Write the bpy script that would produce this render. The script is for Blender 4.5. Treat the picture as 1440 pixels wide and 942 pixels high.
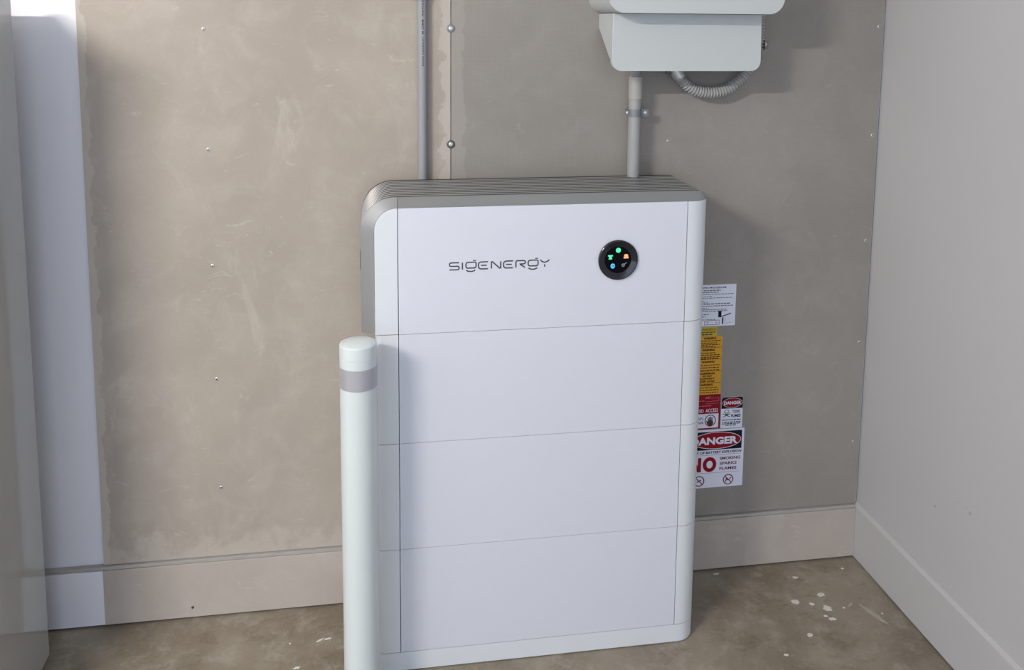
import bpy, bmesh, math, random
from mathutils import Vector, Matrix

SC = bpy.context.scene
COL = SC.collection
for o in list(bpy.data.objects):
    bpy.data.objects.remove(o, do_unlink=True)

# ------------------------------------------------------------------ camera
F_PX, W_PX = 1212.7, 1440.0
YAW, PITCH, ROLL = -0.15465, 0.11908, 0.00861
cam_d = bpy.data.cameras.new('camera')
cam = bpy.data.objects.new('camera', cam_d)
COL.objects.link(cam)
cam_d.sensor_width = 36.0
cam_d.lens = F_PX / W_PX * 36.0
cam_d.shift_y = (174.2 - 471.0) / W_PX
cam_d.clip_start = 0.05
fwd = Vector((-math.sin(YAW), math.cos(YAW), 0))
rgt = Vector((math.cos(YAW), math.sin(YAW), 0))
fw = fwd * math.cos(PITCH) + Vector((0, 0, -1)) * math.sin(PITCH)
up = rgt.cross(fw)
r2 = rgt * math.cos(ROLL) + up * math.sin(ROLL)
u2 = up * math.cos(ROLL) - rgt * math.sin(ROLL)
m = Matrix((r2, u2, -fw)).transposed().to_4x4()
m.translation = Vector((-0.3715, -2.2547, 1.5952))
cam.matrix_world = m
SC.camera = cam

# ------------------------------------------------------------------ world, light, exposure
SC.view_settings.view_transform = 'Standard'
SC.view_settings.look = 'None'
SC.view_settings.gamma = 1.0
SC.view_settings.use_curve_mapping = False
SC.view_settings.exposure = 0.0
SC.cycles.use_denoising = True

world = bpy.data.worlds.new('sky')
SC.world = world
world.use_nodes = True
bg = world.node_tree.nodes['Background']
bg.inputs['Color'].default_value = (0.76, 0.85, 1.0, 1)
bg.inputs['Strength'].default_value = 2.35

def area_light(name, loc, target, sx, sy, power, color):
    ld = bpy.data.lights.new(name, 'AREA')
    ld.shape = 'RECTANGLE'
    ld.size, ld.size_y = sx, sy
    ld.energy = power
    ld.color = color
    lo = bpy.data.objects.new(name, ld)
    COL.objects.link(lo)
    lo.location = loc
    d = Vector(target) - Vector(loc)
    lo.rotation_euler = d.to_track_quat('-Z', 'Y').to_euler()
    return lo

# long slim ceiling batten, up and to the left behind the camera
area_light('ceiling_batten_light', (-2.50, -2.70, 2.74), (-2.50, -0.10, 1.40), 1.0, 0.03, 104, (1.0, 0.95, 0.86))

# ------------------------------------------------------------------ helpers
def mesh_obj(name, bm, mat, parent=None, smooth=False, angle=35):
    bmesh.ops.recalc_face_normals(bm, faces=bm.faces)
    me = bpy.data.meshes.new(name)
    bm.to_mesh(me)
    bm.free()
    if smooth:
        for p in me.polygons:
            p.use_smooth = True
        try:
            me.set_sharp_from_angle(angle=math.radians(angle))
        except Exception:
            pass
    me.materials.append(mat)
    o = bpy.data.objects.new(name, me)
    COL.objects.link(o)
    if smooth:
        wn = o.modifiers.new('weighted_normals', 'WEIGHTED_NORMAL')
        wn.keep_sharp = True
        wn.weight = 90
    if parent is not None:
        o.parent = parent
    return o

def empty(name, loc=(0, 0, 0), parent=None):
    o = bpy.data.objects.new(name, None)
    o.empty_display_size = 0.05
    COL.objects.link(o)
    o.location = loc
    if parent is not None:
        o.parent = parent
    return o

def keep(o):
    """parts are modelled in world coordinates; undo the parent's offset"""
    p, off = o.parent, Vector((0, 0, 0))
    while p is not None:
        off += p.location
        p = p.parent
    o.location = o.location - off
    return o

def tag(o, label=None, cat=None, group=None, kind=None):
    if label: o['label'] = label
    if cat: o['category'] = cat
    if group: o['group'] = group
    if kind: o['kind'] = kind
    return o

def add_box(bm, a, b, bevel=0.0, seg=2):
    vs = [bm.verts.new((x, y, z)) for x in (a[0], b[0]) for y in (a[1], b[1]) for z in (a[2], b[2])]
    idx = [(0, 1, 3, 2), (4, 6, 7, 5), (0, 4, 5, 1), (2, 3, 7, 6), (0, 2, 6, 4), (1, 5, 7, 3)]
    fs = [bm.faces.new([vs[i] for i in f]) for f in idx]
    if bevel > 0:
        es = list({e for f in fs for e in f.edges})
        bmesh.ops.bevel(bm, geom=es, offset=bevel, segments=seg, profile=0.6, affect='EDGES')

def box(name, a, b, mat, parent=None, bevel=0.0, seg=2, smooth=True):
    bm = bmesh.new()
    add_box(bm, a, b, bevel, seg)
    return mesh_obj(name, bm, mat, parent, smooth and bevel > 0)

def add_prism(bm, poly, axis, a, b, bevel=0.0, seg=2):
    """poly: 2-D points; axis 'y' -> points are (x,z), axis 'z' -> (x,y), axis 'x' -> (y,z)"""
    def P(u, v, t):
        return {'y': (u, t, v), 'z': (u, v, t), 'x': (t, u, v)}[axis]
    lo = [bm.verts.new(P(u, v, a)) for u, v in poly]
    hi = [bm.verts.new(P(u, v, b)) for u, v in poly]
    n = len(poly)
    f0 = bm.faces.new(lo)
    f1 = bm.faces.new(hi)
    for i in range(n):
        bm.faces.new((lo[i], lo[(i + 1) % n], hi[(i + 1) % n], hi[i]))
    if bevel > 0:
        es = list(f0.edges) + list(f1.edges)
        bmesh.ops.bevel(bm, geom=es, offset=bevel, segments=seg, profile=0.6, affect='EDGES')

def prism(name, poly, axis, a, b, mat, parent=None, bevel=0.0, smooth=True, angle=35):
    bm = bmesh.new()
    add_prism(bm, poly, axis, a, b, bevel)
    return mesh_obj(name, bm, mat, parent, smooth, angle)

def arc(cx, cy, r, a0, a1, n=8):
    return [(cx + r * math.cos(math.radians(a0 + (a1 - a0) * i / n)),
             cy + r * math.sin(math.radians(a0 + (a1 - a0) * i / n))) for i in range(n + 1)]

def rrect(x0, z0, x1, z1, r, n=8):
    return (arc(x0 + r, z0 + r, r, 180, 270, n) + arc(x1 - r, z0 + r, r, 270, 360, n)
            + arc(x1 - r, z1 - r, r, 0, 90, n) + arc(x0 + r, z1 - r, r, 90, 180, n))

def add_lathe(bm, prof, c, axis='z', n=32, cap=True):
    """prof: list of (radius, t) along axis"""
    rings = []
    for r, t in prof:
        ring = []
        for i in range(n):
            a = 2 * math.pi * i / n
            u, v = r * math.cos(a), r * math.sin(a)
            p = (c[0] + u, c[1] + v, c[2] + t) if axis == 'z' else (c[0] + u, c[1] + t, c[2] + v)
            ring.append(bm.verts.new(p))
        rings.append(ring)
    for a, b in zip(rings, rings[1:]):
        for i in range(n):
            bm.faces.new((a[i], a[(i + 1) % n], b[(i + 1) % n], b[i]))
    if cap:
        bm.faces.new(rings[0])
        bm.faces.new(rings[-1])

def lathe(name, prof, c, mat, parent=None, axis='z', n=32, angle=35):
    bm = bmesh.new()
    add_lathe(bm, prof, c, axis, n)
    return mesh_obj(name, bm, mat, parent, True, angle)

def catmull(pts, step):
    pts = [Vector(p) for p in pts]
    P = [pts[0] * 2 - pts[1]] + pts + [pts[-1] * 2 - pts[-2]]
    dense = []
    for i in range(1, len(P) - 2):
        for k in range(40):
            t = k / 40
            a, b, c, d = P[i - 1], P[i], P[i + 1], P[i + 2]
            dense.append(0.5 * ((2 * b) + (c - a) * t + (2 * a - 5 * b + 4 * c - d) * t * t + (3 * b - a - 3 * c + d) * t ** 3))
    dense.append(pts[-1])
    out, acc = [dense[0]], 0.0
    for p, q in zip(dense, dense[1:]):
        L = (q - p).length
        while acc + L >= step:
            f = (step - acc) / L
            p = p.lerp(q, f)
            out.append(p)
            L = (q - p).length
            acc = 0.0
        acc += L
    return out

def add_sweep(bm, pts, radii, n=16):
    pts = [Vector(p) for p in pts]
    rings = []
    ref = Vector((0, 1, 0))
    for i, p in enumerate(pts):
        t = (pts[min(i + 1, len(pts) - 1)] - pts[max(i - 1, 0)]).normalized()
        s = t.cross(ref)
        if s.length < 1e-3:
            s = t.cross(Vector((1, 0, 0)))
        s.normalize()
        w = s.cross(t)
        rings.append([bm.verts.new(p + (s * math.cos(2 * math.pi * k / n) + w * math.sin(2 * math.pi * k / n)) * radii[i]) for k in range(n)])
    for a, b in zip(rings, rings[1:]):
        for k in range(n):
            bm.faces.new((a[k], a[(k + 1) % n], b[(k + 1) % n], b[k]))
    bm.faces.new(rings[0])
    bm.faces.new(rings[-1])

def add_stroke(bm, pts, w, y, closed=False):
    """a flat line of width w through (x,z) points at depth y, with mitred joints"""
    P = [Vector((p[0], p[1])) for p in pts]
    n = len(P)
    L, Rr = [], []
    for i in range(n):
        if closed:
            a, b = P[(i - 1) % n], P[(i + 1) % n]
        else:
            a, b = P[max(i - 1, 0)], P[min(i + 1, n - 1)]
        d1 = (P[i] - a).normalized() if (P[i] - a).length > 1e-9 else (b - P[i]).normalized()
        d2 = (b - P[i]).normalized() if (b - P[i]).length > 1e-9 else d1
        t = (d1 + d2)
        t = t.normalized() if t.length > 1e-6 else d1
        nn = Vector((-t.y, t.x))
        k = w / 2 / max(0.5, abs(nn.dot(Vector((-d1.y, d1.x)))))
        L.append(bm.verts.new((P[i].x + nn.x * k, y, P[i].y + nn.y * k)))
        Rr.append(bm.verts.new((P[i].x - nn.x * k, y, P[i].y - nn.y * k)))
    for i in range(n if closed else n - 1):
        j = (i + 1) % n
        bm.faces.new((L[i], L[j], Rr[j], Rr[i]))

def add_rect(bm, x0, z0, x1, z1, y):
    bm.faces.new([bm.verts.new(p) for p in ((x0, y, z0), (x1, y, z0), (x1, y, z1), (x0, y, z1))])

def add_disc(bm, cx, cz, rx, rz, y, n=36):
    bm.faces.new([bm.verts.new((cx + rx * math.cos(2 * math.pi * i / n), y, cz + rz * math.sin(2 * math.pi * i / n))) for i in range(n)])

def add_ring(bm, cx, cz, rx, rz, w, y, n=36):
    pts = [(cx + rx * math.cos(2 * math.pi * i / n), cz + rz * math.sin(2 * math.pi * i / n)) for i in range(n)]
    add_stroke(bm, pts, w, y, True)

_tc = {}
def text_tris(s, bold=0.0, spacing=1.0):
    """triangles of a word in the built-in font, normalised to the unit box"""
    key = (s, bold, spacing)
    if key in _tc:
        return _tc[key]
    cu = bpy.data.curves.new('lettering', 'FONT')
    cu.body = s
    cu.offset = bold
    cu.space_character = spacing
    cu.resolution_u = 3
    ob = bpy.data.objects.new('lettering', cu)
    COL.objects.link(ob)
    dg = bpy.context.evaluated_depsgraph_get()
    ev = ob.evaluated_get(dg)
    me = ev.to_mesh()
    vs = [v.co.copy() for v in me.vertices]
    fs = [tuple(p.vertices) for p in me.polygons]
    ev.to_mesh_clear()
    bpy.data.objects.remove(ob, do_unlink=True)
    bpy.data.curves.remove(cu)
    x0, x1 = min(v.x for v in vs), max(v.x for v in vs)
    y0, y1 = min(v.y for v in vs), max(v.y for v in vs)
    vs = [((v.x - x0) / (x1 - x0), (v.y - y0) / (y1 - y0)) for v in vs]
    _tc[key] = (vs, fs)
    return _tc[key]

def add_text(bm, s, x0, z0, x1, z1, y, bold=0.02, shear=0.0, warp=None, spacing=1.0):
    vs, fs = text_tris(s, bold, spacing)
    def P(u, v):
        x, z = x0 + (x1 - x0) * u + shear * v * (z1 - z0), z0 + (z1 - z0) * v
        return warp(x, z) if warp else (x, y, z)
    bv = [bm.verts.new(P(u, v)) for u, v in vs]
    for f in fs:
        try:
            bm.faces.new([bv[i] for i in f])
        except ValueError:
            pass

def add_fine_print(bm, rng, x0, x1, z, h, y, fill=1.0):
    """a line of print too small to read: word-length marks"""
    x = x0
    end = x0 + (x1 - x0) * fill
    while x < end - 0.002:
        w = min(rng.uniform(0.004, 0.011), end - x)
        add_rect(bm, x, z, x + w, z + h, y)
        x += w + 0.0018

# ------------------------------------------------------------------ materials
MATS = {}
def nodes_of(mat):
    return mat.node_tree.nodes, mat.node_tree.links

def plain(name, color, rough=0.5, metal=0.0, spec=0.5, coat=0.0, noise=0.04, nscale=40.0, bump=0.0, emit=None, estr=0.0):
    if name in MATS:
        return MATS[name]
    mat = bpy.data.materials.new(name)
    mat.use_nodes = True
    N, L = nodes_of(mat)
    b = N['Principled BSDF']
    b.inputs['Roughness'].default_value = rough
    b.inputs['Metallic'].default_value = metal
    b.inputs['Specular IOR Level'].default_value = spec
    b.inputs['Coat Weight'].default_value = coat
    tc = N.new('ShaderNodeTexCoord')
    nz = N.new('ShaderNodeTexNoise')
    nz.inputs['Scale'].default_value = nscale
    nz.inputs['Detail'].default_value = 4
    L.new(tc.outputs['Object'], nz.inputs['Vector'])
    mx = N.new('ShaderNodeMix')
    mx.data_type = 'RGBA'
    mx.inputs['A'].default_value = tuple(c * (1 - noise) for c in color) + (1,)
    mx.inputs['B'].default_value = tuple(min(1, c * (1 + noise)) for c in color) + (1,)
    L.new(nz.outputs['Fac'], mx.inputs['Factor'])
    L.new(mx.outputs['Result'], b.inputs['Base Color'])
    if bump > 0:
        bp = N.new('ShaderNodeBump')
        bp.inputs['Strength'].default_value = bump
        bp.inputs['Distance'].default_value = 0.001
        L.new(nz.outputs['Fac'], bp.inputs['Height'])
        L.new(bp.outputs['Normal'], b.inputs['Normal'])
    if emit:
        b.inputs['Emission Color'].default_value = tuple(emit) + (1,)
        b.inputs['Emission Strength'].default_value = estr
    MATS[name] = mat
    return mat

class G:
    """small node-graph helper"""
    def __init__(s, name):
        s.mat = bpy.data.materials.new(name)
        s.mat.use_nodes = True
        s.N, s.L = nodes_of(s.mat)
        s.b = s.N['Principled BSDF']
        s.tc = s.N.new('ShaderNodeTexCoord')
        s.sep = s.N.new('ShaderNodeSeparateXYZ')
        s.L.new(s.tc.outputs['Object'], s.sep.inputs[0])
    def put(s, v, sock):
        if hasattr(v, 'is_output'):
            s.L.new(v, sock)
        elif isinstance(v, (tuple, list)):
            sock.default_value = tuple(v) + ((1,) if len(v) == 3 and len(sock.default_value) == 4 else ())
        else:
            sock.default_value = v
    def math(s, op, a, b=0.0, clamp=False):
        n = s.N.new('ShaderNodeMath')
        n.operation = op
        n.use_clamp = clamp
        s.put(a, n.inputs[0])
        s.put(b, n.inputs[1])
        return n.outputs[0]
    def noise(s, scale, detail=4, rough=0.55, vec=None, stretch=None, dist=0.0):
        n = s.N.new('ShaderNodeTexNoise')
        n.inputs['Scale'].default_value = scale
        n.inputs['Detail'].default_value = detail
        n.inputs['Roughness'].default_value = rough
        n.inputs['Distortion'].default_value = dist
        v = vec or s.tc.outputs['Object']
        if stretch:
            mp = s.N.new('ShaderNodeMapping')
            mp.inputs['Scale'].default_value = stretch
            s.L.new(v, mp.inputs['Vector'])
            v = mp.outputs[0]
        s.L.new(v, n.inputs['Vector'])
        return n.outputs['Fac']
    def ramp(s, v, a, b, smooth=True):
        n = s.N.new('ShaderNodeMapRange')
        n.interpolation_type = 'SMOOTHSTEP' if smooth else 'LINEAR'
        s.put(v, n.inputs['Value'])
        n.inputs['From Min'].default_value = a
        n.inputs['From Max'].default_value = b
        return n.outputs['Result']
    def mix(s, f, a, b):
        n = s.N.new('ShaderNodeMix')
        n.data_type = 'RGBA'
        s.put(f, n.inputs['Factor'])
        s.put(a, n.inputs['A'])
        s.put(b, n.inputs['B'])
        return n.outputs['Result']
    def bump(s, h, strength=0.3, dist=0.001):
        n = s.N.new('ShaderNodeBump')
        n.inputs['Strength'].default_value = strength
        n.inputs['Distance'].default_value = dist
        s.put(h, n.inputs['Height'])
        s.L.new(n.outputs['Normal'], s.b.inputs['Normal'])
    def done(s, col, rough=0.8, spec=0.3):
        s.put(col, s.b.inputs['Base Color'])
        s.put(rough, s.b.inputs['Roughness'])
        s.b.inputs['Specular IOR Level'].default_value = spec
        return s.mat

def cement_mat(name, base, dark, light, weave=0.0, edge_x=None, edge_side=1, edge_w=0.02, seam_x=None, salts=False):
    g = G(name)
    n1 = g.noise(2.6, 4, 0.55)
    n2 = g.noise(11, 6, 0.65, dist=0.6)
    n3 = g.noise(160, 3, 0.6)
    n4 = g.noise(5.5, 6, 0.7, stretch=(1, 1, 0.55), dist=1.2)
    c = g.mix(g.ramp(n1, 0.35, 0.68), base, dark)
    c = g.mix(g.math('MULTIPLY', g.ramp(n2, 0.42, 0.75), 0.35), c, light)
    c = g.mix(g.math('MULTIPLY', g.ramp(n4, 0.60, 0.72), 0.5), c, light)
    n5 = g.noise(24, 5, 0.6, stretch=(0.7, 1, 1.6), dist=1.5)
    c = g.mix(g.math('MULTIPLY', g.ramp(n5, 0.64, 0.70), 0.45), c, light)
    c = g.mix(g.math('MULTIPLY', g.ramp(n3, 0.3, 0.7), 0.22), c, dark)
    if weave:
        wv = g.N.new('ShaderNodeTexWave'); wv.wave_type = 'BANDS'; wv.bands_direction = 'X'
        wv.inputs['Scale'].default_value = 95; wv.inputs['Distortion'].default_value = 2.0; wv.inputs['Detail'].default_value = 1
        wv2 = g.N.new('ShaderNodeTexWave'); wv2.wave_type = 'BANDS'; wv2.bands_direction = 'Z'
        wv2.inputs['Scale'].default_value = 95; wv2.inputs['Distortion'].default_value = 2.0; wv2.inputs['Detail'].default_value = 1
        for w_ in (wv, wv2):
            g.L.new(g.tc.outputs['Object'], w_.inputs['Vector'])
        ww = g.math('MULTIPLY', g.math('ADD', wv.outputs['Fac'], wv2.outputs['Fac']), 0.5 * weave)
        c = g.mix(ww, c, light)
    wob = g.math('MULTIPLY', g.math('SUBTRACT', g.noise(22, 4, 0.6), 0.5), 0.05)
    if edge_x is not None:
        d = g.math('ADD', g.math('MULTIPLY', g.math('SUBTRACT', g.sep.outputs[0], edge_x), edge_side), wob)
        f = g.math('SUBTRACT', 1.0, g.ramp(d, edge_w - 0.0015, edge_w + 0.0015))
        c = g.mix(g.math('MULTIPLY', f, 0.55), c, light)
    if seam_x is not None:
        d = g.math('ADD', g.math('SUBTRACT', seam_x, g.sep.outputs[0]), g.math('MULTIPLY', wob, 1.5))
        f = g.math('SUBTRACT', 1.0, g.ramp(d, 0.018, 0.024))
        c = g.mix(g.math('MULTIPLY', f, 0.6), c, light)
    if salts:
        zz = g.math('SUBTRACT', g.math('ADD', g.sep.outputs[2], g.math('MULTIPLY', g.math('SUBTRACT', g.noise(14, 7, 0.7), 0.5), 0.42)), 0.0)
        f = g.math('SUBTRACT', 1.0, g.ramp(zz, 0.17, 0.26))
        c = g.mix(g.math('MULTIPLY', f, 0.5), c, light)
    g.bump(g.math('ADD', n3, n2), 0.12)
    return g.done(c, 0.78, 0.25)

M_CEM_L = cement_mat('cement_sheet_beige', (0.405, 0.357, 0.312), (0.35, 0.308, 0.268), (0.50, 0.455, 0.41), edge_x=-1.095, edge_w=0.018, seam_x=-0.185, salts=True)
M_CEM_R = cement_mat('cement_sheet_grey', (0.268, 0.247, 0.225), (0.230, 0.214, 0.196), (0.345, 0.32, 0.295), weave=0.5, edge_x=-0.184, edge_w=0.034)
M_CEM_B = cement_mat('cement_skirting', (0.45, 0.40, 0.36), (0.405, 0.36, 0.325), (0.53, 0.485, 0.44))

def concrete_mat():
    g = G('floor_concrete')
    n1 = g.noise(3.2, 7, 0.66, dist=0.2)
    n2 = g.noise(15, 9, 0.76, dist=0.2)
    n3 = g.noise(90, 4, 0.6)
    n4 = g.noise(7, 7, 0.75, stretch=(1, 1.7, 1), dist=0.4)
    c = g.mix(g.ramp(n1, 0.36, 0.66), (0.188, 0.156, 0.116), (0.30, 0.262, 0.21))
    c = g.mix(g.math('MULTIPLY', g.ramp(n2, 0.48, 0.66), 0.6), c, (0.385, 0.352, 0.298))
    c = g.mix(g.math('MULTIPLY', g.ramp(n4, 0.54, 0.64), 0.55), c, (0.145, 0.115, 0.082))
    c = g.mix(g.math('MULTIPLY', g.ramp(n3, 0.35, 0.7), 0.25), c, (0.32, 0.275, 0.21))
    g.bump(g.math('ADD', n2, n3), 0.12)
    return g.done(c, g.ramp(n1, -0.6, 1.6, False), 0.45)
M_FLOOR = concrete_mat()

def paint_mat(name, col, var, rough):
    g = G(name)
    n1 = g.noise(1.3, 3)
    n2 = g.noise(260, 3, 0.6)
    n3 = g.noise(30, 4, 0.6)
    c = g.mix(g.ramp(n1, 0.3, 0.7), col, tuple(k * (1 - var) for k in col))
    g.bump(g.math('ADD', n2, g.math('MULTIPLY', n3, 0.6)), 0.06)
    return g.done(c, rough, 0.35)
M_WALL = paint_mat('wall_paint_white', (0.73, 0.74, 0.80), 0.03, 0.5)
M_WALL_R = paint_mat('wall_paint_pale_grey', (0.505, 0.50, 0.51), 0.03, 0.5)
M_CEIL = paint_mat('ceiling_paint', (0.75, 0.75, 0.74), 0.02, 0.7)

M_WHITE = plain('powder_white', (0.62, 0.64, 0.71), 0.42, noise=0.006, nscale=30)
M_WHITE_W = plain('cover_white', (0.645, 0.675, 0.715), 0.38, noise=0.006, nscale=30)
M_SILVER = plain('satin_silver', (0.54, 0.55, 0.56), 0.30, metal=0.8, noise=0.02, nscale=120)
M_TRIM = plain('satin_grey', (0.36, 0.367, 0.37), 0.36, metal=0.6, noise=0.02, nscale=120)
M_RIB = plain('rib_silver', (0.47, 0.475, 0.48), 0.34, metal=0.6, noise=0.02, nscale=120)
M_SHROUD = plain('shroud_gap_shade', (0.05, 0.05, 0.055), 0.6, spec=0.2, noise=0.02)  # dark tone stands in for shade between the shallow ribs
M_CORE = plain('chassis_grey', (0.16, 0.16, 0.17), 0.6)
M_CORE_L = plain('chassis_pale', (0.58, 0.58, 0.60), 0.6)
M_BOLLARD = plain('bollard_white', (0.61, 0.66, 0.67), 0.28, coat=0.25, noise=0.01, nscale=20)
M_BAND = plain('reflective_band', (0.43, 0.435, 0.475), 0.34, metal=0.3, noise=0.03, nscale=300)
M_GATE = plain('enclosure_white', (0.505, 0.535, 0.54), 0.38, noise=0.008, nscale=30)
M_COND_G = plain('conduit_grey', (0.27, 0.28, 0.29), 0.42, noise=0.02)
M_COND_W = plain('conduit_pale', (0.31, 0.315, 0.315), 0.42, noise=0.02)
M_COUP = plain('coupling_cream', (0.345, 0.335, 0.31), 0.45, noise=0.02)
M_FLEX = plain('corrugated_grey', (0.38, 0.375, 0.37), 0.4, noise=0.02)
M_STEEL = plain('zinc_steel', (0.60, 0.60, 0.60), 0.38, metal=0.7, noise=0.05, nscale=200)
M_ZINC = plain('dull_zinc', (0.20, 0.21, 0.23), 0.45, metal=0.35, noise=0.08, nscale=120)
M_STEEL_D = plain('dark_steel', (0.10, 0.10, 0.10), 0.4, metal=0.5)
M_HOLE = plain('recess_dark', (0.02, 0.02, 0.02), 0.8)
M_BLACK = plain('gloss_black', (0.003, 0.003, 0.005), 0.12, spec=0.08, noise=0.0)
M_BEZEL = plain('bezel_black', (0.010, 0.011, 0.017), 0.14, spec=0.35, coat=0.35, noise=0.0)
M_LOGO = plain('logo_grey', (0.06, 0.06, 0.075), 0.5, spec=0.2)
M_INK = plain('ink_black', (0.012, 0.012, 0.02), 0.5, spec=0.12)
M_INK_G = plain('ink_grey', (0.16, 0.16, 0.20), 0.5, spec=0.12)
M_RED = plain('ink_red', (0.27, 0.008, 0.018), 0.5, spec=0.15)
M_PURPLE = plain('ink_maroon', (0.17, 0.02, 0.07), 0.5, spec=0.12)
M_PAPER = plain('sign_white', (0.74, 0.76, 0.88), 0.4, noise=0.01)
M_YELLOW = plain('label_yellow', (0.52, 0.40, 0.035), 0.45, noise=0.03)
M_ORANGE = plain('label_orange', (0.66, 0.33, 0.018), 0.45, noise=0.03)
M_ORANGE_INK = plain('ink_brown', (0.06, 0.022, 0.008), 0.5, spec=0.12)
M_PINK = plain('ink_pink', (0.55, 0.18, 0.24), 0.5)
M_CAB = plain('cabinet_gloss_grey', (0.40, 0.405, 0.40), 0.10, spec=0.7, coat=0.5, noise=0.01, nscale=4)
M_SPLAT = plain('dried_paint', (0.66, 0.65, 0.60), 0.6, noise=0.08, nscale=60)
def led(name, c, s):
    return plain(name, tuple(k * 0.3 for k in c), 0.4, emit=c, estr=s)
M_LED_G = led('led_green', (0.08, 0.80, 0.42), 1.0)
M_LED_O = led('led_orange', (0.95, 0.42, 0.16), 0.95)
M_LED_B = led('led_blue', (0.10, 0.55, 0.95), 0.95)
M_LED_W = led('led_white', (0.55, 0.58, 0.66), 0.35)

# ------------------------------------------------------------------ the room
XW = 1.038          # right wall face
XL = -3.40          # left wall face
YF = -5.2           # open front of the garage
ZC = 2.95
floor = tag(box('floor', (XL - 0.1, YF, -0.1), (XW + 0.1, 0.1, 0.0), M_FLOOR), 'bare brown-grey concrete garage floor', None, None, 'structure')
tag(box('wall_back', (XL - 0.1, 0.0, 0.0), (XW + 0.1, 0.1, ZC), M_WALL), 'white painted wall behind the cement sheets', kind='structure')
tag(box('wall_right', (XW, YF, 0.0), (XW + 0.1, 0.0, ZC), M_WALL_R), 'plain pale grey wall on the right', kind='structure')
tag(box('wall_left', (XL - 0.1, YF, 0.0), (XL, 0.0, ZC), M_WALL), 'white wall out of view on the left', kind='structure')
tag(box('ceiling', (XL - 0.1, YF, ZC), (XW + 0.1, 0.1, ZC + 0.1), M_CEIL), 'white garage ceiling above the view', kind='structure')

M_JOINT = plain('joint_sealant_grey', (0.36, 0.345, 0.33), 0.8, noise=0.10, nscale=18)
def skirt_profile(face, top):
    return [(-0.0003, 0.0065), (-face, 0.0065), (-face, top - 0.001), (-face + 0.001, top), (-0.0003, top)]
bb = prism('baseboard_back', skirt_profile(0.0185, 0.1570), 'x', XL, -1.0955, M_WALL, None, smooth=False)
tag(bb, 'white skirting at the foot of the back wall beside the cabinet', kind='structure')
facing = prism('cement_facing', skirt_profile(0.0195, 0.1575), 'x', -1.095, 1.0265, M_CEM_B, bb, smooth=False)
box('joint_strip', (XL, -0.0172, 0.1582), (1.0265, -0.0003, 0.1668), M_JOINT, bb, 0.0008, 1)
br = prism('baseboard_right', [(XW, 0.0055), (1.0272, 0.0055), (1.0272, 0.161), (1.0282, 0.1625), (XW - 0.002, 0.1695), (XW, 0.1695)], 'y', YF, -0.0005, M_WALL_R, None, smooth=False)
tag(br, 'pale grey skirting along the right wall', kind='structure')

# dried paint on the concrete
rng = random.Random(4)
def splat(cx, cy, rx, ry, rot=0.0):
    bm = bmesh.new()
    n = 14
    ca, sa = math.cos(rot), math.sin(rot)
    lo, hi = [], []
    for i in range(n):
        a = 2 * math.pi * i / n
        k = rng.uniform(0.72, 1.15)
        x, y = rx * k * math.cos(a), ry * k * math.sin(a)
        x, y = cx + x * ca - y * sa, cy + x * sa + y * ca
        lo.append(bm.verts.new((x, y, 0.0)))
        hi.append(bm.verts.new((cx + (x - cx) * 0.8, cy + (y - cy) * 0.8, 0.0007)))
    bm.faces.new(hi)
    for i in range(n):
        bm.faces.new((lo[i], lo[(i + 1) % n], hi[(i + 1) % n], hi[i]))
    return mesh_obj('paint_splash', bm, M_SPLAT, floor, True)
for s in [(0.761, -0.183, 0.012, 0.012), (0.845, -0.165, 0.012, 0.008), (0.801, -0.198, 0.008, 0.006), (0.834, -0.220, 0.013, 0.013),
          (0.814, -0.249, 0.006, 0.005), (0.827, -0.262, 0.010, 0.007), (0.735, -0.312, 0.009, 0.008), (0.809, -0.084, 0.010, 0.006),
          (0.588, -0.036, 0.009, 0.004), (0.967, -0.064, 0.005, 0.004), (0.880, -0.225, 0.004, 0.003), (0.972, -0.262, 0.003, 0.003),
          (0.640, -0.37, 0.006, 0.005), (-0.534, -0.148, 0.012, 0.003, 0.5), (-0.515, -0.146, 0.010, 0.003, 0.1), (-0.585, -0.238, 0.010, 0.004, 0.2),
          (-0.70, -0.235, 0.008, 0.004, 0.2), (-0.61, -0.15, 0.003, 0.003)]:
    splat(*s)

M_SPLAT_keep = M_SPLAT
M_SPLAT = plain('scraped_plaster', (0.40, 0.37, 0.32), 0.8, noise=0.25, nscale=70)
splat(0.9480, -0.262, 0.046, 0.0075, math.radians(-70))
splat(0.9050, -0.215, 0.012, 0.004, math.radians(40))
splat(0.300, -0.40, 0.014, 0.004, 0.3)
M_SPLAT = M_SPLAT_keep

# marks on the right wall
for (y, z, r) in [(-0.356, 0.361, 0.004), (-0.484, 0.418, 0.005), (-0.47, 0.422, 0.0025)]:
    bm = bmesh.new()
    n = 10
    bm.faces.new([bm.verts.new((XW - 0.0004, y + r * math.cos(2 * math.pi * i / n) * (0.6 + 0.3 * (i % 2)), z + r * math.sin(2 * math.pi * i / n))) for i in range(n)])
    mo = mesh_obj('scuff_mark', bm, plain('scuff_grey', (0.34, 0.34, 0.34), 0.7), bpy.data.objects['wall_right'])

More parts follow.
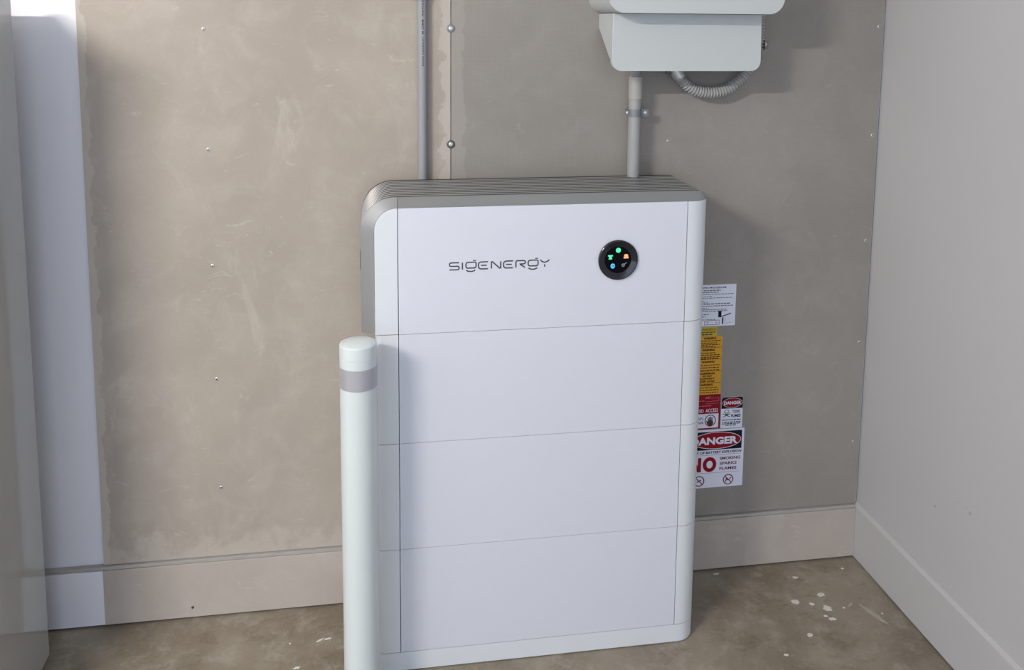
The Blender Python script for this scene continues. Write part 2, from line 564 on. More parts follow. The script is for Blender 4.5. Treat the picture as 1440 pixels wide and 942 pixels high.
# ------------------------------------------------------------------ cement sheets
ZS0, ZS1 = 0.168, 2.50
def screw_mesh(r=0.0048):
    bm = bmesh.new()
    add_lathe(bm, [(r, 0.0), (r, -0.0008), (r * 0.8, -0.0016), (r * 0.38, -0.0018), (r * 0.3, -0.0007)], (0, 0, 0), 'y', 14)
    return bm
sheet_l = tag(box('cement_sheet', (-1.095, -0.009, ZS0), (-0.1848, -0.0003, ZS1), M_CEM_L, None, 0.0006, 1),
              'beige cement sheet with pale blotches on the left part of the wall', 'wall panel', 'cement sheets on the back wall')
sheet_r = tag(box('cement_sheet', (-0.1828, -0.009, ZS0), (1.0315, -0.0003, ZS1), M_CEM_R, None, 0.0006, 1),
              'greyer cement sheet behind the warning signs, reaching the right wall', 'wall panel', 'cement sheets on the back wall')
screw0 = mesh_obj('screw', screw_mesh(), M_STEEL, sheet_l, True)
screw0.location = (-0.799, -0.009, 1.568)
bmh = bmesh.new()
add_lathe(bmh, [(0.0016, 0.0), (0.0016, -0.0012)], (0, -0.0008, 0), 'y', 8)
hole_mesh = mesh_obj('drive_hole', bmh, M_HOLE, screw0)
def put_screw(x, z, parent, scale=1.0):
    s = screw0.copy(); COL.objects.link(s); s.parent = parent; s.location = (x, -0.009, z); s.scale = (scale,) * 3
    h = hole_mesh.copy(); COL.objects.link(h); h.parent = s
    return s
for x, z in [(-0.797, 1.266), (-0.796, 0.964), (-0.795, 0.661), (-0.793, 0.361)]:
    put_screw(x, z, sheet_l)
for x, z in [(1.017, 1.588), (1.016, 1.281), (1.0145, 0.974), (1.0135, 0.670), (1.0125, 0.363)]:
    put_screw(x, z, sheet_r)
put_screw(0.411, 1.272, sheet_r, 0.8)
# small fixing in the skirting board
nail = screw0.copy(); COL.objects.link(nail); nail.parent = facing; nail.location = (-0.874, -0.0195, 0.034); nail.scale = (0.8,) * 3; nail.name = 'nail'
nail.data = nail.data.copy(); nail.data.materials[0] = M_STEEL_D
# washered fixings straddling the joint: light one above, dark one below
for z, mt in [(1.574, M_ZINC), (1.271, M_STEEL_D)]:
    w = lathe('washer', [(0.0112, 0.0), (0.0112, -0.001), (0.010, -0.0018), (0.004, -0.0018)], (0, 0, 0), mt, sheet_l, 'y', 28)
    w.location = (-0.1838, -0.009, z)
    s = screw0.copy(); COL.objects.link(s); s.parent = w; s.location = (0, -0.0016, 0); s.scale = (1.25,) * 3

# ------------------------------------------------------------------ tall cabinet at the left edge
CX1, CY1 = -1.195, -0.121
cab = tag(empty('tall_cabinet', (-1.52, -0.25, 0)), 'tall glossy grey cabinet cut off by the left edge of the picture', 'cabinet')
def part(o):
    return keep(o)
part(box('side_panel', (CX1 - 0.02, -0.42, 0.012), (CX1, CY1, 1.655), M_CAB, cab, 0.006, 3))
part(box('body', (-1.845, -0.405, 0.06), (CX1 - 0.0215, CY1 + -0.004, 1.650), plain('cabinet_body', (0.36, 0.36, 0.36), 0.3), cab, 0.004, 2))
part(box('plinth', (-1.83, -0.38, 0.0), (CX1 - 0.03, CY1 - 0.03, 0.058), M_CORE, cab, 0.003, 2))
d = part(box('door', (-1.845, -0.428, 0.065), (CX1 - 0.022, -0.407, 1.648), M_CAB, cab, 0.004, 2))
hb = bmesh.new()
add_box(hb, (-1.27, -0.460, 0.85), (-1.255, -0.448, 1.10), 0.003)
add_box(hb, (-1.268, -0.450, 0.87), (-1.257, -0.4285, 0.885), 0)
add_box(hb, (-1.268, -0.450, 1.065), (-1.257, -0.4285, 1.08), 0)
h = keep(mesh_obj('handle', hb, M_STEEL, d, True))

# ------------------------------------------------------------------ battery stack
stack = tag(empty('battery_stack', (0.02, -0.16, 0)), 'tall white home battery stack with ribbed silver top standing against the wall', 'home battery')
XA, XB = -0.330, 0.370               # vertical seams
XLW, XRW = -0.384, 0.432             # outer left / right
YFR, YBK = -0.287, -0.040
RW, RL = 0.050, 0.016
Z0, HB = 0.0510, 0.270
ZE0 = Z0 + 3 * HB                    # 0.861
ZE1 = ZE0 + 0.302                    # 1.163
GAP = 0.0007

def wrap_right(x0):
    return [(x0, YFR)] + arc(XRW - RW, YFR + RW, RW, 270, 360, 14) + [(XRW, YBK), (x0, YBK)]
def wrap_left(x1, r=RL):
    return [(x1, YBK), (XLW, YBK)] + arc(XLW + r, YFR + r, r, 180, 270, 10) + [(x1, YFR)]

# plinth
pl = [(XRW, YBK), (XLW, YBK)] + arc(XLW + RL, YFR + RL, RL, 180, 270, 10) + arc(XRW - RW, YFR + RW, RW, 270, 360, 14)
part(prism('plinth', pl, 'z', 0.003, Z0 - GAP, M_WHITE_W, stack, bevel=0.0012, angle=30))
part(box('foot_strip', (XLW + 0.02, YFR + 0.02, 0.0), (XRW - 0.03, YBK, 0.0029), M_CORE, stack))

def module(z0, z1, name):
    mroot = part(empty(name, (0.02, -0.16, z0), stack))
    part(box('chassis', (XA + 0.0016, YFR + 0.012, z0 + 0.001), (XB - 0.0012, YBK, z1 - 0.001), M_CORE_L, mroot))
    part(box('front_panel', (XA + 0.0008, YFR, z0 + GAP * 0.6), (XB - 0.0007, YFR + 0.0115, z1 - GAP * 0.6), M_WHITE, mroot, 0.0006, 2))
    part(prism('side_cover', wrap_left(XA - 0.0007), 'z', z0 + GAP, z1 - GAP, M_WHITE_W, mroot, bevel=0.0006, angle=30))
    part(prism('side_cover', wrap_right(XB + 0.0007), 'z', z0 + GAP, z1 - GAP, M_WHITE_W, mroot, bevel=0.0006, angle=30))
    return mroot
for k in range(3):
    module(Z0 + k * HB, Z0 + (k + 1) * HB, 'battery_module')

inv = part(empty('inverter_module', (0.02, -0.16, ZE0), stack))
inv['label'] = 'top module with silver ribbed shroud, round status display and maker name'
part(box('chassis', (XA + 0.0016, YFR + 0.012, ZE0 + 0.001), (XB - 0.0012, YFR + 0.03, ZE1 - 0.003), M_CORE_L, inv))
fp = part(box('front_panel', (XA + 0.0008, YFR, ZE0 + GAP * 0.6), (XB - 0.0007, YFR + 0.0115, ZE1), M_WHITE, inv, 0.0008, 2))
RI = 0.052
lc = [(XA - 0.0007, ZE0 + GAP), (XA - 0.0007, ZE1)] + arc(XLW + RI, ZE1 - RI, RI, 90, 180, 14)[1:] + [(XLW, ZE0 + GAP)]
part(prism('side_cover', lc, 'y', YFR, YFR + 0.008, M_WHITE_W, inv, bevel=0.0012, angle=30))
part(prism('side_cover', wrap_right(XB + 0.0007), 'z', ZE0 + GAP, ZE1, M_WHITE_W, inv, bevel=0.0008, angle=30))

# silver shroud: outline runs up the left side, over the rounded corner and along the top
XO, ZT, RO = -0.416, 1.1835, 0.080
NA = 18
def outline(off=0.0):
    """outer outline (x,z), shrunk by off"""
    r = RO - off
    pts = [(XO + off, ZE0 + 0.001), (XO + off, ZT - RO - 0.10)]
    pts += [(XO + RO + r * math.cos(a), ZT - RO + r * math.sin(a)) for a in [math.pi - math.pi / 2 * i / NA for i in range(NA + 1)]]
    pts += [(XA - 0.0005, ZT - off), (XA + 0.0005, ZT - off), (0.0, ZT - off), (0.30, ZT - off), (0.37, ZT - off), (0.385, ZT - off), (0.398, ZT - off), (0.408, ZT - off - 0.0006), (0.416, ZT - off - 0.0022),
            (0.4225, ZT - off - 0.0060), (0.4265 - off * .5, 1.1720 - off), (0.4280 - off * .5, 1.1646)]
    return pts
def inner_outline():
    pts = [(XLW - 0.0006, ZE0 + 0.001), (XLW - 0.0006, ZE1 - RI - 0.10)]
    r = RI + 0.0006
    pts += [(XLW + RI + r * math.cos(a), ZE1 - RI + r * math.sin(a)) for a in [math.pi - math.pi / 2 * i / NA for i in range(NA + 1)]]
    xs = [XA - 0.0005, XA + 0.0005, 0.0, 0.30, 0.37, 0.385, 0.398, 0.408, 0.416, 0.4225, 0.4285, 0.4310]
    pts += [(x, ZE1 + 0.0006) for x in xs]
    return pts
def y_front(x):
    if x <= XRW - RW:
        return YFR + 0.002
    d = min(x - (XRW - RW), RW)
    return YFR + RW - math.sqrt(max(RW * RW - d * d, 0)) + 0.001
row0 = [(x, y_front(x), z) for x, z in inner_outline()]
row1 = [(x, min(max(-0.259, y_front(xi) + 0.012), -0.2465), z) for (x, z), (xi, _) in zip(outline(), inner_outline())]
def strip_mesh(name, rows, mat, cols=None, angle=30):
    bm = bmesh.new()
    vr = [[bm.verts.new(p) for p in (r if cols is None else r[cols[0]:cols[1]])] for r in rows]
    for a, b in zip(vr, vr[1:]):
        for i in range(len(a) - 1):
            bm.faces.new((a[i], a[i + 1], b[i + 1], b[i]))
    return mesh_obj(name, bm, mat, inv, True, angle)
NS = 2 + NA + 1 + 1
row_back = [(x, -0.2460, z) for (x, _, z) in row1]
part(strip_mesh('corner_trim', [row0, row1, [(x, y + 0.004, z) for x, y, z in row1]], M_SILVER, (0, NS)))
part(strip_mesh('top_trim', [row0, row1, [(x, y + 0.004, z) for x, y, z in row1]], M_TRIM, (NS, None)))
# shroud coloured dark to paint the gaps' shade, with raised silver ribs running over the top and down the rounded corner
NR, Y0R, Y1R = 10, -0.2540, -0.0500
pitch = (Y1R - Y0R) / NR
FH = 0.0007
def orow(off, y):
    return [(x, max(y, r1[1] + 0.004) if r1[1] > -0.2585 else y, z) for (x, z), r1 in zip(outline(off), row1)]
rows = [orow(FH, y) for y in (-0.2565, -0.15, -0.052)] + [orow(0.0, -0.0515), orow(0.0, YBK + 0.002), orow(0.004, YBK + 0.003)]
bmr = bmesh.new()
vr = [[bmr.verts.new(p) for p in r] for r in rows]
for a, b in zip(vr, vr[1:]):
    for i in range(len(a) - 1):
        bmr.faces.new((a[i], a[i + 1], b[i + 1], b[i]))
bmr.faces.new(vr[-1])
part(mesh_obj('shroud', bmr, M_SHROUD, inv, True, 28))
for k in range(NR):
    ya, yb = Y0R + k * pitch + pitch * 0.56, Y0R + k * pitch + pitch * 0.96
    part(strip_mesh('rib', [orow(FH, ya), orow(0.0003, ya + 0.0002), orow(0.0, ya + 0.0010), orow(0.0, yb), orow(FH, yb + 0.0002)], M_RIB))
part(box('side_vent', (XO - 0.0022, -0.215, 1.000), (XO + 0.001, -0.10, 1.042), M_HOLE, inv))

# maker name on the front
ul = 0.239 / 1225.0
def LX(x): return -0.2105 + (x - 105) * ul
def LZ(y): return 1.0130 + (252 - y) * ul * 1.02
YL = YFR - 0.0004
bml = bmesh.new()
def S(pts, closed=False, w=15.5):
    add_stroke(bml, [(LX(x), LZ(y)) for x, y in pts], w * ul, YL, closed)
def A(cx, cy, rx, ry, a0, a1, n=6):
    return [(cx + rx * math.cos(math.radians(a0 + (a1 - a0) * i / n)), cy - ry * math.sin(math.radians(a0 + (a1 - a0) * i / n))) for i in range(n + 1)]
S([(222, 167)] + A(124, 188, 19, 21, 90, 270) + A(204, 230.5, 18, 21.5, 90, -90) + [(105, 252)])
S([(262, 167), (262, 252)])
def g_letter(dx):
    S(A(410 + dx, 185, 17, 18, 90, 0) + A(402 + dx, 212, 25, 25, 0, -90) + A(330 + dx, 212, 26, 25, 270, 180) + A(330 + dx, 193, 26, 26, 180, 90), True)
    S([(390 + dx, 146), (427 + dx, 146)], w=12)
    S([(308 + dx, 261), (325 + dx, 272), (350 + dx, 278), (376 + dx, 278), (400 + dx, 272), (418 + dx, 261)])
g_letter(0)
g_letter(762)
for ex in (455, 762):
    S([(ex + 118, 167)] + A(ex + 38, 195, 36, 28, 90, 180) + A(ex + 38, 224, 36, 28, 180, 270) + [(ex + 116, 252)])
    S([(ex + 32, 209), (ex + 102, 209)])
S([(615, 252), (615, 172), (625, 168), (716, 250), (728, 246), (728, 167)])
S([(915, 252), (915, 190)] + A(935, 187, 20, 20, 180, 90) + A(1012, 188, 19, 20, 90, -90) + [(968, 209), (972, 218), (1030, 252)])
S([(1216, 166), (1240, 188), (1270, 198), (1302, 188), (1330, 168)])
S([(1271, 222), (1271, 253)])
part(mesh_obj('maker_name', bml, M_LOGO, inv))

# round status display: raised bezel, dished face, five lit icons
DC = (0.1970, YFR, 1.0240)
part(lathe('display_bezel', [(0.0490, 0.002), (0.0490, -0.0050), (0.0475, -0.0066), (0.0455, -0.0070), (0.0330, -0.0012), (0.0330, 0.002)], DC, M_BEZEL, inv, 'y', 56, 40))
part(lathe('display_glass', [(0.0335, 0.001), (0.0335, -0.0012), (0.0330, -0.0013)], DC, M_BLACK, inv, 'y', 56))
YI = YFR - 0.0019
def icon(dx, dz, mat, kind):
    bm = bmesh.new()
    cx, cz = DC[0] + dx, DC[2] + dz
    if kind == 'sun':
        add_disc(bm, cx, cz, 0.0062, 0.0062, YI, 20)
    elif kind == 'home':
        add_rect(bm, cx - 0.0045, cz - 0.0055, cx + 0.0045, cz - 0.0030, YI)
        add_rect(bm, cx - 0.0060, cz + 0.0018, cx + 0.0060, cz + 0.0052, YI)
        add_disc(bm, cx, cz - 0.0004, 0.0036, 0.0034, YI - 0.0001, 16)
    elif kind == 'grid':
        add_disc(bm, cx, cz + 0.002, 0.0052, 0.0036, YI, 18)
        add_rect(bm, cx - 0.006, cz - 0.0052, cx + 0.006, cz - 0.0006, YI - 0.0001)
    elif kind == 'cell':
        add_ring(bm, cx, cz, 0.0040, 0.0048, 0.0028, YI, 18)
        add_rect(bm, cx - 0.0008, cz - 0.0058, cx + 0.0008, cz + 0.003, YI - 0.0001)
    else:
        add_ring(bm, cx, cz, 0.0034, 0.0034, 0.0011, YI, 12)
        add_disc(bm, cx, cz, 0.0012, 0.0012, YI, 8)
        add_stroke(bm, [(cx + 0.003, cz + 0.0025), (cx + 0.009, cz + 0.0065)], 0.0011, YI)
    return part(mesh_obj('status_icon', bm, mat, inv))
icon(0.0005, 0.0235, M_LED_G, 'sun')
icon(-0.0190, 0.0070, M_LED_G, 'home')
icon(0.0200, 0.0080, M_LED_O, 'grid')
icon(-0.0128, -0.0150, M_LED_B, 'cell')
icon(0.0132, -0.0138, M_LED_W, 'plug')

# ------------------------------------------------------------------ bollard
BX, BY, BR, BZ = -0.4213, -0.378, 0.0414, 0.8820
bol = tag(empty('bollard', (BX, BY, 0)), 'slim white bollard with silver band in front of the battery stack', 'bollard')
part(lathe('post', [(BR, 0.0), (BR, BZ - 0.030), (BR - 0.0006, BZ - 0.0295)], (BX, BY, 0), M_BOLLARD, bol, 'z', 56))
part(lathe('cap', [(BR - 0.0004, BZ - 0.0294), (BR + 0.0002, BZ - 0.029), (BR + 0.0002, BZ - 0.0030), (BR - 0.0012, BZ - 0.0005), (BR - 0.005, BZ + 0.0012), (BR * 0.66, BZ + 0.0048), (BR * 0.33, BZ + 0.0070), (0.0015, BZ + 0.0078)], (BX, BY, 0), M_BOLLARD, bol, 'z', 56, 50))
part(lathe('reflective_band', [(BR - 0.0002, 0.7835), (BR + 0.0006, 0.7838), (BR + 0.0006, 0.8315), (BR - 0.0002, 0.8318)], (BX, BY, 0), M_BAND, bol, 'z', 56))

# ------------------------------------------------------------------ wall enclosure (top right)
gate = tag(empty('switch_enclosure', (0.40, -0.009, 1.47)), 'white wall-mounted electrical enclosure above the battery stack, cut by the top edge', 'electrical box')
part(prism('body', rrect(0.181, 1.6165, 0.6335, 2.20, 0.040, 10), 'y', -0.178, -0.0095, M_GATE, gate, bevel=0.004, angle=30))
part(prism('gasket', rrect(0.1835, 1.619, 0.6310, 2.1975, 0.038, 10), 'y', -0.183, -0.1782, M_COND_W, gate, angle=30))
part(prism('door', rrect(0.181, 1.6165, 0.6335, 2.20, 0.040, 10), 'y', -0.212, -0.1832, M_GATE, gate, bevel=0.006, angle=30))
# lower cable cover: front plate with rounded lower corners, side cheeks that taper back up to the wall
fpz = [(0.2095, 1.6160)] + arc(0.2095 + 0.026, 1.4715 + 0.026, 0.026, 180, 270, 10) + arc(0.6045 - 0.026, 1.4715 + 0.026, 0.026, 270, 360, 10) + [(0.6045, 1.6160)]
cov = part(prism('cable_cover', fpz, 'y', -0.150, -0.134, M_GATE, gate, bevel=0.0025, angle=30))
cheek = [(-0.1338, 1.6158), (-0.0095, 1.6158), (-0.0095, 1.580), (-0.1235, 1.503), (-0.1338, 1.503)]
for x in (0.2100, 0.6010):
    o = prism('cheek', cheek, 'x', x, x + 0.003, M_GATE, cov)
    keep(o)

# ------------------------------------------------------------------ conduits
def strap(parent, x, y, z, r, ear_left, ear_right, w=0.014, mat=M_STEEL, wall=-0.0095):
    """metal saddle strap around a vertical pipe, with screw ears on the wall"""
    bm = bmesh.new()
    pts = []
    if ear_left: pts += [(x - r - ear_left, wall - 0.0008), (x - r - 0.001, wall - 0.0008)]
    else: pts += [(x - r - 0.001, wall - 0.0008)]
    pts += [(x + (r + 0.001) * math.cos(a), y + (r + 0.001) * math.sin(a)) for a in [math.pi + math.pi * i / 16 for i in range(17)]]
    pts += [(x + r + 0.001, wall - 0.0008)]
    if ear_right: pts += [(x + r + ear_right, wall - 0.0008)]
    t = 0.0011
    outer = []
    n = len(pts)
    for i in range(n):
        a, b = Vector(pts[max(i - 1, 0)]), Vector(pts[min(i + 1, n - 1)])
        d = (b - a).normalized()
        nn = Vector((d.y, -d.x))
        outer.append((pts[i][0] + nn.x * t, pts[i][1] + nn.y * t))
    vlo = [[bm.verts.new((p[0], p[1], zz)) for p in q] for zz in (z - w / 2, z + w / 2) for q in (pts, outer)]
    for i in range(n - 1):
        bm.faces.new((vlo[1][i], vlo[1][i + 1], vlo[3][i + 1], vlo[3][i]))
        bm.faces.new((vlo[0][i], vlo[0][i + 1], vlo[2][i + 1], vlo[2][i]))
        bm.faces.new((vlo[0][i], vlo[0][i + 1], vlo[1][i + 1], vlo[1][i]))
        bm.faces.new((vlo[2][i], vlo[2][i + 1], vlo[3][i + 1], vlo[3][i]))
    for i in (0, n - 1):
        bm.faces.new((vlo[0][i], vlo[1][i], vlo[3][i], vlo[2][i]))
    s = keep(mesh_obj('saddle_clip', bm, mat, parent, True, 40))
    for side, ear in ((-1, ear_left), (1, ear_right)):
        if ear:
            q = screw0.copy(); COL.objects.link(q); q.parent = s; q.location = (x + side * (r + ear * 0.6), wall - 0.0019, z)
            q.scale = (1.0,) * 3
            keep_q = q
            off = Vector((0, 0, 0)); p_ = s
            while p_ is not None:
                off += p_.location; p_ = p_.parent
            q.location = q.location - off
    return s

# grey rigid conduit behind the stack on the left
gc = tag(empty('grey_conduit', (-0.259, -0.0235, 0.30)), 'slim dark grey conduit with printed lettering rising behind the battery stack', 'conduit')
GR, GX, GY = 0.0122, -0.259, -0.0236
part(lathe('pipe', [(GR, 0.30), (GR, 2.45)], (GX, GY, 0), M_COND_G, gc, 'z', 32))
bmt = bmesh.new()
def wrap_pipe(x, z):
    # x runs up the pipe, z is the letter height across it
    a = (z) / (GR + 0.0002)
    return (GX - (GR + 0.0002) * math.sin(a - 0.10), GY - (GR + 0.0002) * math.cos(a - 0.10), x)
add_text(bmt, 'RIGID CONDUIT', 1.478, -0.0021, 1.552, 0.0021, 0, 0.015, warp=wrap_pipe, spacing=1.15)
add_text(bmt, 'M 25MM', 1.560, -0.0021, 1.596, 0.0021, 0, 0.015, warp=wrap_pipe, spacing=1.15)
add_text(bmt, 'AS/NZS', 1.604, -0.0021, 1.645, 0.0021, 0, 0.015, warp=wrap_pipe, spacing=1.15)
part(mesh_obj('lettering', bmt, M_INK, gc))
strap(gc, GX, GY, 1.653, GR, 0.011, 0.011, 0.016, M_COND_G)

# pale rigid conduit from the stack up to the enclosure
pc = tag(empty('pale_conduit', (0.301, -0.056, 1.1835)), 'thick pale grey conduit joining the ribbed battery top to the enclosure', 'conduit')
PX, PY, PR = 0.3005, -0.0555, 0.0163
part(lathe('pipe', [(PR, 1.1842), (PR, 1.40)], (PX, PY, 0), M_COND_W, pc, 'z', 36))
part(lathe('coupling', [(PR + 0.0004, 1.3925), (PR + 0.0022, 1.3930), (PR + 0.0026, 1.440), (PR + 0.0016, 1.4525), (PR - 0.001, 1.4530)], (PX + 0.001, PY, 0), M_COUP, pc, 'z', 36))
prof = []
for k in range(6):
    z = 1.4532 + k * 0.0068
    prof += [(PR - 0.002, z), (PR + 0.0006, z + 0.0014), (PR + 0.0006, z + 0.0042), (PR - 0.002, z + 0.0056)]
part(lathe('corrugated_gland', prof, (PX + 0.001, PY, 0), M_COND_W, pc, 'z', 32, 25))
sc = strap(pc, PX, PY, 1.3555, PR, 0.004, 0.022, 0.019, M_ZINC, wall=PY + 0.002)
keep(box('standoff', (PX - 0.012, PY + PR + 0.0012, 1.349), (PX + 0.012, -0.0093, 1.362), M_ZINC, sc, 0.001, 1))

# corrugated grey conduit looping under the enclosure
fc = tag(empty('corrugated_conduit', (0.52, -0.045, 1.40)), 'grey corrugated conduit looping out under the white enclosure', 'conduit')
def ribbed(path, r, pitch_):
    pts = catmull(path, pitch_ / 6)
    rad = [r * (0.70, 0.70, 0.90, 1.0, 1.0, 0.90)[i % 6] for i in range(len(pts))]
    bm = bmesh.new()
    add_sweep(bm, pts, rad, 20)
    return bm
path = [(0.402, -0.045, 1.500), (0.412, -0.045, 1.473), (0.428, -0.045, 1.447), (0.460, -0.045, 1.4195), (0.505, -0.045, 1.4075), (0.550, -0.045, 1.413), (0.590, -0.045, 1.436),
        (0.620, -0.045, 1.472), (0.640, -0.043, 1.512), (0.6485, -0.038, 1.56), (0.6512, -0.034, 1.61), (0.6515, -0.033, 1.64), (0.6515, -0.033, 1.72)]
part(mesh_obj('hose', ribbed(path, 0.0156, 0.0080), M_FLEX, fc, True, 30))
bmf = bmesh.new()
pa = [Vector((0.3975, -0.045, 1.510)), Vector((0.4035, -0.045, 1.4945)), Vector((0.4180, -0.045, 1.4615)), Vector((0.4260, -0.045, 1.4485))]
add_sweep(bmf, pa, [0.0172, 0.0178, 0.0178, 0.0168], 24)
cn = part(mesh_obj('connector', bmf, M_STEEL, fc, True, 40))
bmc = bmesh.new()
add_box(bmc, (0.386, -0.052, 1.4575), (0.402, -0.040, 1.4705), 0.002)
keep(mesh_obj('locking_lug', bmc, M_STEEL_D, cn, True))
# half saddle holding the riser beside the enclosure
bmk = bmesh.new()
add_box(bmk, (0.6685, -0.0112, 1.523), (0.690, -0.0094, 1.5475), 0.0006, 1)
add_box(bmk, (0.6685, -0.034, 1.523), (0.670, -0.0112, 1.5475), 0.0004, 1)
clip = part(mesh_obj('saddle_clip', bmk, M_ZINC, fc, True))
q = screw0.copy(); COL.objects.link(q); q.parent = clip; q.location = (0.6800, -0.0112, 1.5365); q.scale = (1.1,) * 3
off = clip.location + fc.location
q.location = q.location - off

# ------------------------------------------------------------------ signs and labels
YB = -0.0091         # face of the cement sheet
def sign(name, label, cat, x0, z0, x1, z1, mat, group=None, t=0.0012, r=0.0, layer=0.0):
    root = tag(empty(name, ((x0 + x1) / 2, YB, z0)), label, cat, group)
    y1 = YB - 0.0001 - layer
    if r:
        part(prism('backing', rrect(x0, z0, x1, z1, r, 4), 'y', y1 - t, y1, mat, root, smooth=False))
    else:
        part(box('backing', (x0, y1 - t, z0), (x1, y1, z1), mat, root))
    return root, y1 - t
def ink(root, name, bm, mat):
    return part(mesh_obj(name, bm, mat, root))
rs = random.Random(11)

# shutdown sheet
root, y = sign('procedure_sheet', 'white shutdown procedure sheet, topmost notice beside the battery stack', 'sign', 0.472, 0.7400, 0.6255, 0.8610, M_PAPER)
bm = bmesh.new()
add_text(bm, 'SHUTDOWN PROCEDURE', 0.490, 0.8502, 0.5965, 0.8552, y - 0.0003, 0.03)
ink(root, 'heading', bm, M_INK)
bm = bmesh.new()
for z, x1, h in [(0.8432, 0.580, .0030), (0.8378, 0.576, .0026), (0.8325, 0.618, .0020), (0.8262, 0.555, .0018), (0.8215, 0.618, .0020), (0.8125, 0.530, .0018), (0.8085, 0.544, .0018),
                 (0.8040, 0.608, .0030), (0.7980, 0.618, .0024), (0.7920, 0.540, .0020), (0.7875, 0.600, .0024), (0.7830, 0.602, .0024), (0.7735, 0.548, .0030), (0.7668, 0.537, .0026), (0.7585, 0.567, .0020)]:
    add_fine_print(bm, rs, 0.480, x1, z, h, y - 0.0003)
ink(root, 'small_print', bm, M_INK_G)
bm = bmesh.new()
add_rect(bm, 0.5745, 0.7655, 0.5840, 0.7840, y - 0.0003)
add_stroke(bm, [(0.5760, 0.7665), (0.592, 0.7695), (0.6125, 0.7762)], 0.0026, y - 0.0004)
add_rect(bm, 0.5865, 0.7455, 0.5905, 0.7645, y - 0.0003)
add_stroke(bm, [(0.5345, 0.7445), (0.5345, 0.7560), (0.5780, 0.7575), (0.5780, 0.7445)], 0.0011, y - 0.0003, True)
add_stroke(bm, [(0.541, 0.7545), (0.545, 0.7500), (0.545, 0.7460)], 0.0014, y - 0.0003)
add_stroke(bm, [(0.572, 0.7520), (0.568, 0.7505), (0.570, 0.7475)], 0.0012, y - 0.0003)
add_stroke(bm, [(0.596, 0.7455), (0.596, 0.7640)], 0.0006, y - 0.0003)
add_stroke(bm, [(0.5985, 0.7480), (0.620, 0.7495)], 0.0005, y - 0.0003)
ink(root, 'diagram', bm, M_INK)

# yellow sticker
root, y = sign('yellow_sticker', 'small dull yellow warning sticker just under the white procedure sheet', 'sticker', 0.508, 0.7118, 0.5735, 0.7378, M_YELLOW)
bm = bmesh.new()
add_text(bm, 'WARNING', 0.518, 0.7275, 0.5690, 0.7345, y - 0.0003, 0.0)
add_fine_print(bm, rs, 0.514, 0.568, 0.7213, 0.0028, y - 0.0003)
add_fine_print(bm, rs, 0.516, 0.560, 0.7148, 0.0028, y - 0.0003)
ink(root, 'print', bm, M_ORANGE_INK)

# five orange stickers one under the other
zs = [0.7110, 0.6765, 0.6420, 0.6065, 0.5720, 0.5362]
body = [
    [('WARNING', 0.534, 0.571, 0.7015, 0.7080), ('f', 0.515, 0.585, 0.6960), ('f', 0.515, 0.574, 0.6895), ('f', 0.515, 0.583, 0.6845), ('f', 0.520, 0.570, 0.6792)],
    [('WARNING', 0.530, 0.569, 0.6670, 0.6735), ('f', 0.515, 0.574, 0.6602), ('f', 0.515, 0.586, 0.6540), ('f', 0.515, 0.586, 0.6480), ('f', 0.515, 0.582, 0.6435)],
    [('WARNING', 0.530, 0.569, 0.6318, 0.6382), ('f', 0.515, 0.585, 0.6240), ('f', 0.515, 0.586, 0.6165), ('f', 0.515, 0.585, 0.6092)],
    [('WARNING', 0.520, 0.571, 0.5975, 0.6035), ('DO NOT', 0.534, 0.563, 0.5900, 0.5955), ('DISCONNECT', 0.517, 0.571, 0.5825, 0.5880), ('UNDER LOAD', 0.517, 0.571, 0.5748, 0.5803)],
    [('WARNING', 0.522, 0.567, 0.5637, 0.5700), ('f', 0.515, 0.580, 0.5570), ('f', 0.515, 0.584, 0.5500), ('f', 0.515, 0.584, 0.5425)],
]
names = ['topmost of the five orange warning stickers, directly below the yellow one', 'second of the five orange warning stickers counting from the top',
         'middle one of the five orange warning stickers beside the battery stack', 'orange warning sticker whose lower lines are all bold capitals, fourth from the top', 'lowest of the five orange warning stickers, touching the red label']
for k in range(5):
    root, y = sign('orange_sticker', names[k], 'sticker', 0.508, zs[k + 1] + 0.0005, 0.5905, zs[k] - 0.0003, M_ORANGE, 'orange warning stickers beside the battery stack')
    bm = bmesh.new()
    for it in body[k]:
        if it[0] == 'f':
            add_fine_print(bm, rs, it[1], it[2], it[3], 0.0024, y - 0.0003)
        else:
            add_text(bm, it[0], it[1], it[3], it[2], it[4], y - 0.0003, 0.05)
    add_rect(bm, 0.508, zs[k + 1] + 0.0005, 0.5895, zs[k + 1] + 0.0013, y - 0.0002)
    ink(root, 'print', bm, M_ORANGE_INK)

# red form label
root, y = sign('red_label', 'dark red label with faint pink form lines under the orange stickers', 'label', 0.508, 0.4985, 0.5915, 0.5358, M_RED)
bm = bmesh.new()
add_stroke(bm, [(0.545, 0.5255), (0.586, 0.5265), (0.586, 0.5175), (0.545, 0.5160)], 0.0009, y - 0.0003)
add_stroke(bm, [(0.548, 0.5095), (0.586, 0.5105)], 0.0007, y - 0.0003)
for (x, z) in [(0.547, 0.5275), (0.5505, 0.5275), (0.554, 0.5280), (0.558, 0.5282)]:
    add_rect(bm, x, z, x + 0.0022, z + 0.0032, y - 0.0003)
add_fine_print(bm, rs, 0.515, 0.543, 0.5180, 0.0016, y - 0.0003)
add_fine_print(bm, rs, 0.515, 0.565, 0.5025, 0.0018, y - 0.0003)
ink(root, 'print', bm, M_PINK)

